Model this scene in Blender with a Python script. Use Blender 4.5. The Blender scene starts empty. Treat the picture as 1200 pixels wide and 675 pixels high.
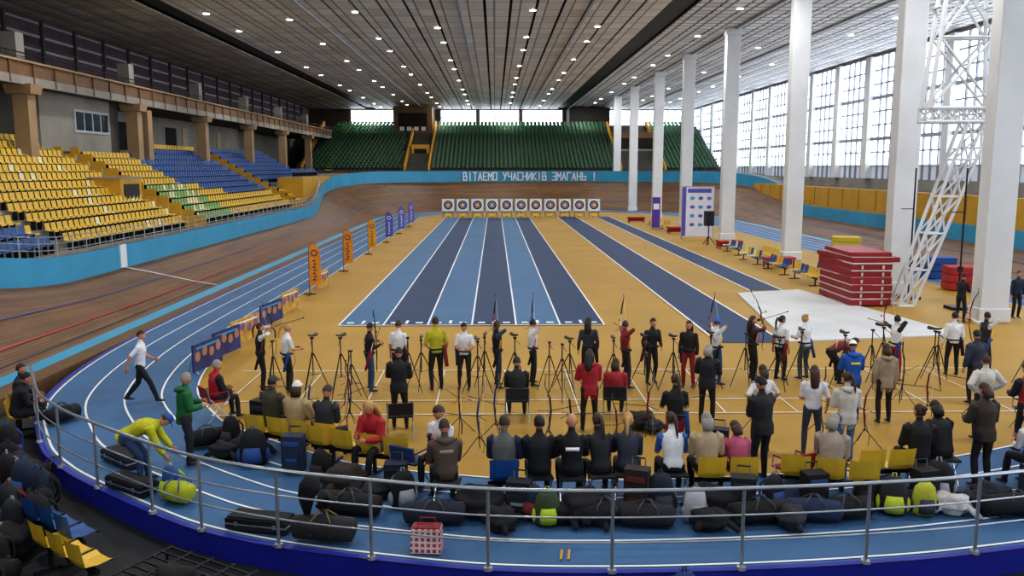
import bpy, math, random
import numpy as np
from mathutils import Vector, Matrix
random.seed(7)
R=random.random
def U(a,b): return a+(b-a)*R()
V=Vector
# ------------------------------------------------------------------ materials
def lin(h):
    h=h.lstrip('#'); c=[int(h[i:i+2],16)/255 for i in (0,2,4)]
    return tuple((x/12.92 if x<=.04045 else ((x+.055)/1.055)**2.4) for x in c)+(1,)
MC={}
def M(name,col,rough=.6,var=.15,scale=3.0,metal=0,emit=0,bump=0,spec=None):
    if name in MC: return MC[name]
    m=bpy.data.materials.new(name); m.use_nodes=True
    nt=m.node_tree; b=nt.nodes['Principled BSDF']
    c=lin(col)
    b.inputs['Roughness'].default_value=rough; b.inputs['Metallic'].default_value=metal
    if spec is not None: b.inputs['Specular IOR Level'].default_value=spec
    tc=nt.nodes.new('ShaderNodeTexCoord'); n=nt.nodes.new('ShaderNodeTexNoise')
    n.inputs['Scale'].default_value=scale; n.inputs['Detail'].default_value=4
    nt.links.new(tc.outputs['Object'],n.inputs['Vector'])
    r=nt.nodes.new('ShaderNodeValToRGB')
    r.color_ramp.elements[0].position=.3; r.color_ramp.elements[1].position=.7
    r.color_ramp.elements[0].color=tuple(x*(1-var) for x in c[:3])+(1,)
    r.color_ramp.elements[1].color=tuple(min(1,x*(1+var)) for x in c[:3])+(1,)
    nt.links.new(n.outputs['Fac'],r.inputs['Fac']); nt.links.new(r.outputs['Color'],b.inputs['Base Color'])
    if emit:
        nt.links.new(r.outputs['Color'],b.inputs['Emission Color']); b.inputs['Emission Strength'].default_value=emit
    if bump:
        bp=nt.nodes.new('ShaderNodeBump'); bp.inputs['Strength'].default_value=bump
        nt.links.new(n.outputs['Fac'],bp.inputs['Height']); nt.links.new(bp.outputs['Normal'],b.inputs['Normal'])
    MC[name]=m; return m
def C(col,rough=.75):   # generic cloth / paint by colour
    return M('paint_'+col.strip('#')+('' if rough==.75 else '_%d'%int(rough*100)),col,rough,.12,9)
def brickmat(name,c1,c2,mort,bw,rh,ms,rough=.5,uv=False,rot=0,offset=.5,emit=0,spec=.4,dirt=.45):
    m=bpy.data.materials.new(name); m.use_nodes=True; nt=m.node_tree; b=nt.nodes['Principled BSDF']
    b.inputs['Specular IOR Level'].default_value=spec
    tc=nt.nodes.new('ShaderNodeTexCoord'); mp=nt.nodes.new('ShaderNodeMapping'); mp.inputs['Rotation'].default_value=rot if rot else (0,0,0)
    nt.links.new(tc.outputs['UV' if uv else 'Object'],mp.inputs['Vector'])
    k=nt.nodes.new('ShaderNodeTexBrick'); k.offset=offset
    k.inputs['Color1'].default_value=lin(c1);k.inputs['Color2'].default_value=lin(c2);k.inputs['Mortar'].default_value=lin(mort)
    k.inputs['Scale'].default_value=1;k.inputs['Brick Width'].default_value=bw;k.inputs['Row Height'].default_value=rh;k.inputs['Mortar Size'].default_value=ms
    nt.links.new(mp.outputs['Vector'],k.inputs['Vector'])
    n=nt.nodes.new('ShaderNodeTexNoise'); n.inputs['Scale'].default_value=.5; n.inputs['Detail'].default_value=5
    nt.links.new(tc.outputs['Object'],n.inputs['Vector'])
    mx=nt.nodes.new('ShaderNodeMix'); mx.data_type='RGBA'; mx.blend_type='MULTIPLY'; mx.inputs[0].default_value=dirt
    rr=nt.nodes.new('ShaderNodeValToRGB'); rr.color_ramp.elements[0].position=.3; rr.color_ramp.elements[0].color=(.45,.45,.45,1); rr.color_ramp.elements[1].position=.65
    nt.links.new(n.outputs['Fac'],rr.inputs['Fac'])
    nt.links.new(k.outputs['Color'],mx.inputs[6]); nt.links.new(rr.outputs['Color'],mx.inputs[7])
    nt.links.new(mx.outputs[2],b.inputs['Base Color']); b.inputs['Roughness'].default_value=rough
    if emit:
        nt.links.new(mx.outputs[2],b.inputs['Emission Color']); b.inputs['Emission Strength'].default_value=emit
    return m
# ------------------------------------------------------------------ mesh builder
class MB:
    def __init__(s): s.v=[];s.f=[];s.m=[];s.mats=[]
    def mi(s,mat):
        if mat not in s.mats: s.mats.append(mat)
        return s.mats.index(mat)
    def raw(s,vs,fs,mat,mx=None):
        o=len(s.v); i=s.mi(mat)
        s.v+= [tuple(mx@V(p)) for p in vs] if mx is not None else [tuple(p) for p in vs]
        s.f+=[tuple(a+o for a in f) for f in fs]; s.m+=[i]*len(fs)
    def box(s,c,d,mat,rz=0,mx=None,rx=0,taper=1,ry=0):
        x,y,z=[k/2 for k in d]; t=taper
        vs=[(-x,-y,-z),(x,-y,-z),(x,y,-z),(-x,y,-z),(-x*t,-y*t,z),(x*t,-y*t,z),(x*t,y*t,z),(-x*t,y*t,z)]
        m=Matrix.Translation(c)@Matrix.Rotation(rz,4,'Z')@Matrix.Rotation(rx,4,'X')@Matrix.Rotation(ry,4,'Y')
        if mx is not None: m=mx@m
        s.raw(vs,[(0,3,2,1),(4,5,6,7),(0,1,5,4),(1,2,6,5),(2,3,7,6),(3,0,4,7)],mat,m)
    def bb(s,x0,x1,y0,y1,z0,z1,mat): s.box(((x0+x1)/2,(y0+y1)/2,(z0+z1)/2),(abs(x1-x0),abs(y1-y0),abs(z1-z0)),mat)
    def loft(s,rings,mat,side=None,n=8,mx=None):
        P=[V(r[0]) for r in rings]; vs=[];fs=[]
        for i,(p,a,b) in enumerate(rings):
            t=(P[min(i+1,len(P)-1)]-P[max(i-1,0)])
            if t.length<1e-6: t=V((0,0,1))
            t.normalize()
            sd=V(side) if side is not None else (V((1,0,0)) if abs(t.x)<.85 else V((0,1,0)))
            sd=(sd-t*sd.dot(t))
            if sd.length<1e-4: sd=V((0,1,0))-t*t.y
            sd.normalize(); o=t.cross(sd)
            for k in range(n):
                g=2*math.pi*k/n; vs.append(P[i]+sd*(a*math.cos(g))+o*(b*math.sin(g)))
        for i in range(len(P)-1):
            for k in range(n):
                k2=(k+1)%n; fs.append((i*n+k,i*n+k2,(i+1)*n+k2,(i+1)*n+k))
        fs.append(tuple(reversed(range(n)))); fs.append(tuple((len(P)-1)*n+k for k in range(n)))
        s.raw(vs,fs,mat,mx)
    def tube(s,p,q,r,mat,r2=None,n=6,mx=None): s.loft([(p,r,r),(q,r2 or r,r2 or r)],mat,n=n,mx=mx)
    def chain(s,pts,r,mat,n=6,mx=None): s.loft([(p,r,r) for p in pts],mat,n=n,mx=mx)
    def ell(s,c,r,mat,nu=10,nv=7,mx=None):
        vs=[];fs=[]
        for j in range(nv+1):
            t=math.pi*j/nv
            for i in range(nu):
                g=2*math.pi*i/nu; vs.append((c[0]+r[0]*math.sin(t)*math.cos(g),c[1]+r[1]*math.sin(t)*math.sin(g),c[2]+r[2]*math.cos(t)))
        for j in range(nv):
            for i in range(nu): 
                i2=(i+1)%nu; fs.append((j*nu+i,(j+1)*nu+i,(j+1)*nu+i2,j*nu+i2))
        s.raw(vs,fs,mat,mx)
    def merge(s,o,mx=None):
        off=len(s.v); s.v+= [tuple(mx@V(p)) for p in o.v] if mx is not None else list(o.v)
        s.f+=[tuple(a+off for a in f) for f in o.f]
        idx=[s.mi(m) for m in o.mats]; s.m+=[idx[i] for i in o.m]
    def build(s,name,loc=(0,0,0),rz=0,smooth=False,bevel=0):
        me=bpy.data.meshes.new(name); me.from_pydata(s.v,[],s.f)
        for m in s.mats: me.materials.append(m)
        me.polygons.foreach_set('material_index',s.m)
        if smooth: me.polygons.foreach_set('use_smooth',[True]*len(me.polygons))
        me.update(); ob=bpy.data.objects.new(name,me); bpy.context.collection.objects.link(ob)
        ob.location=loc; ob.rotation_euler=(0,0,rz)
        if bevel:
            b=ob.modifiers.new('bevel','BEVEL'); b.width=bevel; b.segments=2; b.limit_method='ANGLE'
        return ob
# ------------------------------------------------------------------ common materials
mYel=M('mustard_sports_floor','#a5833a',.6,.10,.35,spec=.25)
mBlueA=M('running_track_blue','#41668e',.6,.14,.5,spec=.25)
mLaneL=M('lane_blue_light','#41698f',.6,.08,.3,spec=.2)
mLaneD=M('lane_blue_dark','#233c60',.6,.08,.3,spec=.2)
mWhite=M('line_white_paint','#dfe3e7',.5,.04)
mDeep=M('deep_blue_fascia','#1a2594',.5,.1)
mAzur=M('cote_d_azur_blue','#3a96bd',.5,.08,.6)
mWood=brickmat('velodrome_planks','#83603f','#694b32','#3c2a1d',5,.16,.012,.5,uv=True,spec=.25)
mApron=M('apron_brown','#6d553c',.6,.15,spec=.2)
mDark=M('service_floor_dark','#171b22',.7,.3,1)
mConc=M('concrete_grey','#8b8780',.8,.15,.6)
mConcD=M('concrete_dark','#4b4843',.85,.2,.6)
mBeige=M('beige_column_paint','#9c8262',.7,.1,.8)
mColW=M('white_column_paint','#d3d6d9',.5,.05,.8)
mSteel=M('rail_steel','#a9b0b8',.3,.05,3,metal=.7)
mBlk=M('black_plastic','#121317',.5,.2)
mFab=M('black_fabric','#1b1c22',.85,.3,12,bump=.3)
mYw=M('yellow_paint','#c2952a',.6,.08,1)
mWin=M('window_daylight_pane','#e9f1ff',.3,.03,.5,emit=4.2)
mFrame=M('window_frame_white','#b4bac2',.5,.05)
# ------------------------------------------------------------------ paths
def catmull(pts,n=8):
    out=[];N=len(pts)
    for i in range(N-1):
        g=lambda k: np.array(pts[max(0,min(N-1,k))],float)
        a,b,c,d=g(i-1),g(i),g(i+1),g(i+2)
        for j in range(n):
            t=j/n; out.append(.5*((2*b)+(-a+c)*t+(2*a-5*b+4*c-d)*t*t+(-a+3*b-3*c+d)*t**3))
    out.append(np.array(pts[-1],float))
    return [tuple(p) for p in out]
run=[(-11.3,80),(-11.3,60),(-11.3,42),(-11.3,30),(-11.05,23.5),(-10.2,18.9),(-8.7,15.9),(-7.6,14.5),(-6.5,13.5),(-5.2,12.45),(-4.24,11.8),(-3,11.25),(-1.66,10.85),(-.1,10.5),(1.5,10.4),(3.2,10.45),(4.9,10.6),(6.5,10.85),(9,11.5),(12,12.8),(15,14.9),(18,18),(21,22.5),(22.9,28),(23.3,36),(23.3,60),(23.3,80)]
run=catmull(run)
for i in range(1,40):
    a=math.pi*i/40; run.append((6+17.3*math.cos(a),89.5+17.3*math.sin(a)))
def normals(path):
    N=len(path);out=[]
    for i in range(N):
        a=np.array(path[i-1]);b=np.array(path[(i+1)%N]); t=b-a; t/=np.linalg.norm(t)+1e-9
        out.append(np.array([-t[1],t[0]]))
    return out
runN=normals(run)
def runp(i,o): p=np.array(run[i%len(run)])+runN[i%len(run)]*o; return (p[0],p[1])
def runstrip(mb,a,b,z,mat):
    for i in range(len(run)):
        p=[runp(i,a),runp(i+1,a),runp(i+1,b),runp(i,b)]
        mb.raw([(q[0],q[1],z) for q in p],[(0,1,2,3)],mat)
mb=MB(); mb.bb(-31,33,-20,146,-.55,-.35,mDark); mb.build('floor')
mb=MB(); n=len(run)
mb.raw([(p[0],p[1],0) for p in run],[tuple(range(n))],mYel)
for i in range(n):
    a,b=run[i],run[(i+1)%n]; mb.raw([(a[0],a[1],0),(b[0],b[1],0),(b[0],b[1],-.35),(a[0],a[1],-.35)],[(0,1,2,3)],mDeep)
mb.build('infield_sports_floor')
mb=MB(); runstrip(mb,.08,3.3,.012,mBlueA)
runstrip(mb,-.02,.08,.02,mDeep)
for k in range(5): 
    o=.14+k*.78; runstrip(mb,o,o+.045,.024,mWhite)
mb.build('running_track')
def quad(mb,x0,x1,y0,y1,z,mat): mb.raw([(x0,y0,z),(x1,y0,z),(x1,y1,z),(x0,y1,z)],[(0,1,2,3)],mat)
mb=MB(); x0=-5.2;w=8.85/6
for k in range(6): quad(mb,x0+k*w,x0+(k+1)*w,28,90,.012,mLaneL if k%2==0 else mLaneD)
for k in range(7):
    x=x0+k*w; quad(mb,x-.03,x+.03,28,90,.024,mWhite)
quad(mb,x0,x0+8.85,27.96,28.05,.026,mWhite)
for k in range(6):
    cx=x0+(k+.5)*w
    for dx in (-.42,.42): quad(mb,cx+dx-.12,cx+dx+.12,28.35,28.6,.024,mWhite)
    quad(mb,cx-.05,cx+.05,28.3,28.9,.024,mWhite)
mb.build('sprint_lanes')
mb=MB()
for a,b,ya in ((6.7,8.7,25),(10.9,12.3,36)):
    quad(mb,a,b,ya,92,.012,mLaneD)
    for x in (a,b): quad(mb,x-.04,x+.04,ya,92,.024,mWhite)
mb.build('jump_runway')
mb=MB()
for y,xa,xb in ((21.6,-6.5,13),(18.7,-6.5,13),(17.6,-6,13)): quad(mb,xa,xb,y,y+.04,.02,mWhite)
for k in range(12): quad(mb,-6+k*1.56,-5.975+k*1.56,17.6,21.6,.022,mWhite)
mb.build('shooting_line_marking')
mb=MB(); mb.raw([(10.1,35,.0),(13,36,.0),(14.7,26,.0),(8.8,25.0,.0),(10.1,35,.05),(13,36,.05),(14.7,26,.05),(8.8,25.0,.05)],[(3,2,1,0),(4,7,6,5),(0,1,5,4),(1,2,6,5),(2,3,7,6),(3,0,4,7)],M('white_mat','#c4c7ca',.6,.06,1))
mb.build('white_floor_mat')
# velodrome
YN=20
vel=[]
for i in range(60): vel.append((-12.4,90-(90-YN)*i/60))
for i in range(48): a=math.pi+math.pi*i/48; vel.append((6+18.4*math.cos(a),YN+18.4*math.sin(a)))
for i in range(60): vel.append((24.4,YN+(90-YN)*i/60))
for i in range(64): a=math.pi*i/64; vel.append((6+18.4*math.cos(a),90+18.4*math.sin(a)))
velN=[-q for q in normals(vel)]
def sm(x): x=max(0,min(1,x)); return x*x*(3-2*x)
def bank(y):
    k=sm((34-y)/22) if y<60 else sm((y-76)/26)
    return .8+2.6*k, 4.1+2.7*k
def vp(i,t,dz=0,o=None):
    i%=len(vel); p=np.array(vel[i]); h,w=bank(p[1])
    oo=(w*t if o is None else o); tt=min(1,max(0,oo/w))
    q=p+velN[i]*oo
    return (q[0],q[1],h*tt**1.15+dz)
N=len(vel)
me=bpy.data.meshes.new('velodrome_track'); vs=[];fs=[];uv=[];K=8
for i in range(N+1):
    for k in range(K+1): vs.append(vp(i,k/K))
Ls=[0];L=0
for i in range(N): L+=math.dist(vp(i,.5)[:2],vp(i+1,.5)[:2]); Ls.append(L)
for i in range(N):
    for k in range(K):
        fs.append((i*(K+1)+k,i*(K+1)+k+1,(i+1)*(K+1)+k+1,(i+1)*(K+1)+k))
        uv+=[(Ls[i],k*.75),(Ls[i],(k+1)*.75),(Ls[i+1],(k+1)*.75),(Ls[i+1],k*.75)]
me.from_pydata(vs,[],fs); l=me.uv_layers.new(name='UVMap')
for i,q in enumerate(uv): l.data[i].uv=q
me.materials.append(mWood); me.polygons.foreach_set('use_smooth',[True]*len(fs))
vo=bpy.data.objects.new('velodrome_track',me); bpy.context.collection.objects.link(vo)
mb=MB()
def vstrip(a,b,dz,mat):
    for i in range(N):
        mb.raw([vp(i,0,dz,a),vp(i+1,0,dz,a),vp(i+1,0,dz,b),vp(i,0,dz,b)],[(0,1,2,3)],mat)
vstrip(.28,.36,.02,M('line_black','#1c1a18',.5)); vstrip(.95,1.02,.03,M('line_red','#a2281f',.5)); vstrip(2.3,2.36,.035,M('line_blue','#274a8e',.5))
P=[(-12.4,.03),(-13.4,.2),(-14.4,.42),(-15.4,.64),(-16.45,.84)]
for a,b in zip(P,P[1:]): mb.raw([(a[0],37.9,a[1]+.02),(a[0],38.05,a[1]+.02),(b[0],38.05,b[1]+.02),(b[0],37.9,b[1]+.02)],[(0,1,2,3)],mWhite)
mb.build('velodrome_line_marking')
mb=MB()
for i in range(N):
    a,b=vp(i,0,0,-.55),vp(i+1,0,0,-.55); c,d=vp(i,0,0,0),vp(i+1,0,0,0); e,f=vp(i,0,0,-1.12),vp(i+1,0,0,-1.12)
    z=.0
    mb.raw([(a[0],a[1],z),(b[0],b[1],z),(d[0],d[1],z),(c[0],c[1],z)],[(0,1,2,3)],mAzur)
    mb.raw([(e[0],e[1],z-.005),(f[0],f[1],z-.005),(b[0],b[1],z-.005),(a[0],a[1],z-.005)],[(0,1,2,3)],mApron)
    mb.raw([(e[0],e[1],z-.005),(f[0],f[1],z-.005),(f[0],f[1],-.35),(e[0],e[1],-.35)],[(0,1,2,3)],mApron)
mb.build('cote_d_azur_apron')
mb=MB(); mb2=MB()
mGround=M('concourse_concrete','#6f6a63',.8,.15,.6)
for i in range(N):
    def bp_(j,o,top):
        h,w=bank(vel[j%N][1]); p=vp(j,0,0,w+o); return (p[0],p[1],h+(.9+.15*h if top else -.05))
    A,B,Cc,D=bp_(i,0,0),bp_(i+1,0,0),bp_(i+1,0,1),bp_(i,0,1)
    mb.raw([A,B,Cc,D],[(0,1,2,3)],mAzur)
    E,F=bp_(i,.15,1),bp_(i+1,.15,1); mb.raw([D,Cc,F,E],[(0,1,2,3)],M('band_cap','#2f7f9e',.5))
    G_,H_=bp_(i,.15,0),bp_(i+1,.15,0); mb.raw([E,F,H_,G_],[(0,1,2,3)],mAzur)
    o2=9 if 90<vel[i][1] else 1.4
    a,b,c,d=bp_(i,.15,1),bp_(i+1,.15,1),bp_(i+1,o2,1),bp_(i,o2,1)
    mb2.raw([(q[0],q[1],q[2]-.25) for q in (a,b,c,d)],[(0,1,2,3)],mGround)
mb.bb(-16.5,-16.44,37.7,38.3,.85,1.85,mWhite)
mb.build('track_perimeter_wall'); mb2.build('concourse_walkway')
mb=MB()
for i in range(N):
    y=vel[i][1]; 
    if y<14 : continue
    h,w=bank(y); p=vp(i,0,0,w+.2); zt=h+.9+.15*h
    j=i+1; h2,w2=bank(vel[j%N][1]); q=vp(j,0,0,w2+.2); zq=h2+.9+.15*h2
    if vel[i][0]<0 and y<90:
        for dz in (.25,.5,.75): mb.tube((p[0],p[1],zt+dz),(q[0],q[1],zq+dz),.022,mSteel,n=4)
        mb.tube((p[0],p[1],zt-.02),(p[0],p[1],zt+.75),.025,mSteel,n=4)
mb.build('spectator_guard_rail')
# lettering on the far wall, built from strokes
GL={'В':[(0,0,0,1),(0,1,.5,1),(0,.52,.55,.52),(0,0,.55,0),(.5,1,.5,.52),(.6,.52,.6,0)],'І':[(.3,0,.3,1)],'Т':[(0,1,.6,1),(.3,0,.3,1)],
'А':[(0,0,.3,1),(.3,1,.6,0),(.12,.33,.48,.33)],'Є':[(.6,1,.05,1),(0,1,0,0),(.05,0,.6,0),(0,.5,.45,.5)],'М':[(0,0,0,1),(0,1,.3,.45),(.3,.45,.6,1),(.6,1,.6,0)],
'О':[(0,0,0,1),(0,1,.6,1),(.6,1,.6,0),(.6,0,0,0)],'У':[(0,1,.32,.42),(.6,1,.15,0)],'Ч':[(0,1,0,.5),(0,.5,.6,.5),(.6,1,.6,0)],'С':[(.6,1,0,1),(0,1,0,0),(0,0,.6,0)],
'Н':[(0,0,0,1),(0,.5,.6,.5),(.6,0,.6,1)],'И':[(0,0,0,1),(0,0,.6,1),(.6,1,.6,0)],'К':[(0,0,0,1),(0,.5,.6,1),(0,.5,.6,0)],'З':[(0,1,.6,1),(.6,1,.6,0),(.15,.5,.6,.5),(0,0,.6,0)],
'Г':[(0,0,0,1),(0,1,.6,1)],'Ь':[(0,0,0,1),(0,.5,.6,.5),(.6,.5,.6,0),(0,0,.6,0)],'!':[(.3,1,.3,.35),(.3,.12,.3,0)]}
txt="ВІТАЄМО УЧАСНИКІВ ЗМАГАНЬ !"
mb=MB(); rr=18.4+6.8-.08
for k,ch in enumerate(txt):
    if ch==' ': continue
    X=-3.9+k*(17.1/(len(txt)-1)); a=math.asin((X-6)/rr); Y=90+rr*math.cos(a)
    mx=Matrix.Translation((X,Y-.03,3.4+.22))@Matrix.Rotation(-a,4,'Z')
    for (xa,za,xb,zb) in GL[ch]:
        xa,xb=(xa-.3)*.78,(xb-.3)*.78; za*=.98; zb*=.98
        L=math.hypot(xb-xa,zb-za); an=math.atan2(zb-za,xb-xa)
        mb.box(((xa+xb)/2,0,(za+zb)/2),(L+.12,.05,.13),M('sign_white','#f4f6f8',.5,.02),mx=mx,ry=-an)
mb.build('welcome_sign_lettering')
# ------------------------------------------------------------------ hall shell
mb=MB(); mb.bb(-31.4,-31,-20,146.4,-.35,15.6,mConc); mb.build('wall_left')
mb=MB(); mb.bb(-31,33,-20.4,-20,-.35,15.6,mConc)
mb.build('wall_back')
mb=MB()
for k in range(7):
    mb.bb(-27+k*8.4,-27+k*8.4+7,-19.98,-19.9,7,13.5,mWin)
    for j in range(6): x=-27+k*8.4+j*1.4; mb.bb(x-.05,x+.05,-19.9,-19.8,7,13.5,mFrame)
    for z in (7,8.6,10.2,11.8,13.4): mb.bb(-27+k*8.4,-20+k*8.4,-19.9,-19.8,z-.05,z+.05,mFrame)
mb.build('rear_fill_window')  # unseen glowing windows behind the camera, added as fill light
mb=MB(); mb.bb(-31,33,146,146.4,-.35,15.6,M('far_wall_dark','#55483f',.8,.2,.5)); mb.build('wall_far')
mb=MB()
for a,b in ((-24,-16.8),(-9,-3.1),(-2.5,4.1),(4.7,11.4),(19,32.6)):
    mb.bb(a,b,145.9,145.97,12.3,14.8,mWin)
    k=int((b-a)/1.1)
    for j in range(k+1): x=a+(b-a)*j/k; mb.bb(x-.05,x+.05,145.82,145.9,12.3,14.8,mFrame)
    for z in (12.3,13.5,14.8): mb.bb(a,b,145.82,145.9,z-.06,z+.06,mFrame)
mb.build('window_2')
mb=MB(); mb.bb(33,33.4,-20,146.4,-.35,4.3,mConc); mb.bb(33,33.4,-20,146.4,14.7,15.6,mConc); 
y=-19
ys=[]
while y<145:
    ys.append(y); mb.bb(32.5,33.4,y-.45,y+.45,4.3,14.7,mColW); y+=6.75
mb.build('wall_right')
mb=MB()
mWinG=M('window_lower_grey','#aab2c0',.3,.1,.4,emit=.5)
mMul=M('mullion_grey','#8f969f',.5,.05)
for a,b in zip(ys,ys[1:]):
    a+=.45;b-=.45
    mb.bb(33.1,33.2,a,b,5.4,14.7,mWin); mb.bb(33.1,33.2,a,b,4.3,5.4,mWinG)
    for j in range(1,5): yy=a+(b-a)*j/5; mb.bb(32.95,33.1,yy-.08,yy+.08,4.3,14.7,mMul)
    for z in np.arange(5.4,14.6,1.16): mb.bb(32.98,33.1,a,b,z-.06,z+.06,mMul)
    for z in (7.7,11.2): mb.bb(32.9,33.1,a,b,z-.14,z+.14,mMul)
mb.build('window_3')
mb=MB(); mb.bb(29.6,30,0,118,-.35,3.5,mYw); mb.bb(30,33,0,140,3.2,3.4,mGround)
for y in np.arange(2,118,3.2): mb.bb(29.56,29.6,y-.04,y+.04,1.9,3.5,M('yellow_joint','#94701a',.6))
mb.build('wall_right_yellow_parapet')
# ceiling
mb=MB(); mb.bb(-31.4,33.4,-20.4,146.4,15.5,15.8,M('ceiling_void_dark','#55524c',.9,.2,.6))
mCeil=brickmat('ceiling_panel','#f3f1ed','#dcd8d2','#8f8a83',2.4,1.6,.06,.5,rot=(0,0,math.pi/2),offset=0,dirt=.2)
mCeilR=brickmat('ceiling_panel_right_lit','#f6f7f8','#d8dadd','#716f6c',1.2,1.6,.1,.5,rot=(0,0,math.pi/2),offset=0,dirt=.15)  # window light on this side put into the panel colour
mCeilL=brickmat('ceiling_panel_left_dim','#c9c3ba','#a9a299','#625c54',2.4,1.6,.06,.5,rot=(0,0,math.pi/2),offset=0,dirt=.3)  # dimmer side away from the windows, shade put into the panel colour
x=-30.9
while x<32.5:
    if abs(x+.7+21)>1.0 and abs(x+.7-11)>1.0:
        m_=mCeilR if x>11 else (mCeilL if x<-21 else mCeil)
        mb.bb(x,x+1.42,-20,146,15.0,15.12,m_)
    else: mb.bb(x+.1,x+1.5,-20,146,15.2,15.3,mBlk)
    x+=1.6
for xx in (-11.75,-2.15,5.85,17.05,23.45): mb.bb(xx-.07,xx+.07,-20,146,14.86,14.98,mFrame)
mb.build('ceiling')
mb=MB(); mLamp=M('downlight_lens','#fffaf0',.3,.02,emit=14)
for r_,x in enumerate((-18.4,-13.6,-8.8,-4,2.4,7.2,15.2,21.6,26.4)):
    for k in range(14):
        y=18+k*9.5+(r_%2)*4.5+((r_*37+k*17)%5-2)*.8
        if y>143: continue
        mb.loft([((x,y,14.99),.2,.2),((x,y,14.94),.2,.2)],mLamp,n=10); mb.loft([((x,y,15.02),.26,.26),((x,y,14.97),.26,.26)],mFrame,n=10)
mb.build('ceiling_downlights')
for x in (-20,-8,2,14,26):
    for y in (2,16,30,46,62,80,98,116,134):
        li=bpy.data.lights.new('ceiling_lamp','AREA'); li.shape='DISK'; li.size=.9; li.energy=500; li.color=(1,.98,.95)
        o=bpy.data.objects.new('ceiling_lamp',li); o.location=(x,y,14.9); bpy.context.collection.objects.link(o)
# ------------------------------------------------------------------ seats
def seat_tpl(mat,leg=True):
    s=MB(); prof=[(.22,.38),(.21,.42),(.02,.40),(-.16,.42),(-.2,.5),(-.25,.78)]; xs=[-.22,-.12,.12,.22]
    vs=[]
    for (y,z) in prof:
        for x in xs:
            e=.03 if abs(x)>.2 else 0; vs.append((x,y+(e if z>.45 else 0),z+(e if z<=.45 else 0)))
    fs=[(i*4+k,i*4+k+1,i*4+k+5,i*4+k+4) for i in range(5) for k in range(3)]
    s.raw(vs,fs,mat)
    if leg: s.box((0,-.02,.19),(.06,.2,.4),mBlk)
    return s
sY,sB,sG,sLG,sW=[M('seat_'+n,c,.45,.06) for n,c in (('yellow','#d2ae34'),('blue','#1c4f90'),('green','#194a2c'),('lime','#7fa55a'),('cream','#d8cfa6'))]
T={m:seat_tpl(m) for m in (sY,sB,sG,sLG,sW)}
def inst(mb,tpl,x,y,z,rz,sc=1): mb.merge(tpl,Matrix.Translation((x,y,z))@Matrix.Rotation(rz,4,'Z')@Matrix.Scale(sc,4))
mb=MB(); rows=12
for i in range(rows):
    x=-17.9-i*.75; mb.bb(x-.75,x,10,101,.2,1.7+i*.42,mConc)
mb.bb(-31,-26.9,10,101,.2,6.5,mConc)
mb.build('left_grandstand')
mb=MB()
def scol(i,y):
    if y<51:
        if i<4 and y<36-i*.9: return sB
        if i>8 and 38<y<42: return sW
        return sY if R()<.93 else sW
    if y<60:
        return sLG if i<5 and R()<.7 else (sW if i<5 else sY)
    if y<80:
        if i<3: return sY
        return sB if (i+ (y-60)*.35)>5 and i<11 else sY
    return sB if i>2 else sY
for i in range(rows):
    y=22
    while y<100:
        skip=(51<y<53.5) or (77.5<y<80) or (i<5 and 82<y<95) or (35.8<y<36.8)
        if not skip and not(i>9 and 52<y<66): inst(mb,T[scol(i,y)],-18.3-i*.75,y,1.7+i*.42,-math.pi/2,.95)
        y+=.52
mb.build('left_stand_seats')
mb=MB()
for y in (51.3,53.4,77.6,79.9):
    for i in range(rows): x=-17.9-i*.75; mb.bb(x-.75,x,y-.06,y+.06,1.6+i*.42,2.25+i*.42,mYw)
mb.bb(-20.6,-18.2,82,95,1.7,4.3,mYw); mb.bb(-20.3,-18.5,82.5,94.5,4.3,4.4,mConc)
mb.bb(-22.6,-20.8,48.2,51,3,4.6,mYw); mb.bb(-20.82,-20.75,48.6,50.6,3.2,4.3,mBlk); mb.bb(-22.65,-20.75,48.15,51.05,4.6,4.7,mConc)
mb.build('stairway_parapet')
mb=MB()
for k in range(20): inst(mb,T[sB],-19.3,83+k*.56,4.4,-math.pi/2,.95)
mb.build('podium_seats')
for y in (33,47,61,75,89,103,117):
    mb=MB(); zb=1.7+ 9*.42; mb.bb(-25.5,-24.7,y-.4,y+.4,zb-1,9.3,mBeige); mb.box((-25.1,y,9.35),(1.3,1.1,.5),mBeige,taper=1.15)
    if y==61: mb.bb(-25.6,-24.8,y+1.6,y+2.4,zb-1,9.3,mBeige)
    mb.build('stand_column')
mb=MB(); mFas=M('balcony_timber_fascia','#6b4c2e',.6,.2,1.2)
mb.bb(-31,-24.9,5,132,9.6,9.9,mConcD); mb.bb(-24.9,-24.7,5,132,9.55,10.0,mConc); mb.bb(-24.95,-24.75,5,132,10.0,10.75,mFas)
for y in np.arange(6,132,2.3): mb.bb(-24.74,-24.66,y-.05,y+.05,9.6,10.75,mFas)
mb.bb(-25,-24.6,5,132,10.72,10.82,mBeige)
mb.tube((-24.8,5,11.2),(-24.8,132,11.2),.035,mBlk); mb.tube((-24.8,5,11.0),(-24.8,132,11.0),.02,mBlk)
for y in np.arange(6,132,2.3): mb.tube((-24.8,y,10.8),(-24.8,y,11.2),.02,mBlk,n=4)
mb.build('upper_balcony')
mb=MB()
for y in (33,47,61,75,89,103,117): mb.bb(-25.9,-25.1,y-.4,y+.4,9.9,12.3 ,mConc)
mb.build('balcony_pier')
mPur=brickmat('purple_lattice_screen','#584552','#41333e','#a89ea6',.9,.55,.09,.7,rot=(math.pi/2,0,math.pi/2),offset=.5,dirt=.5)
mb=MB(); mb.bb(-30.9,-30.7,5,140,10.3,14.9,mPur)
for y in np.arange(5,140,4.6): mb.bb(-30.7,-30.5,y-.12,y+.12,9.9,15,mConcD)
for z in (11.6,13.2): mb.bb(-30.7,-30.55,5,140,z-.05,z+.05,mConcD)
mb.build('gallery_lattice_screen')
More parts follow.
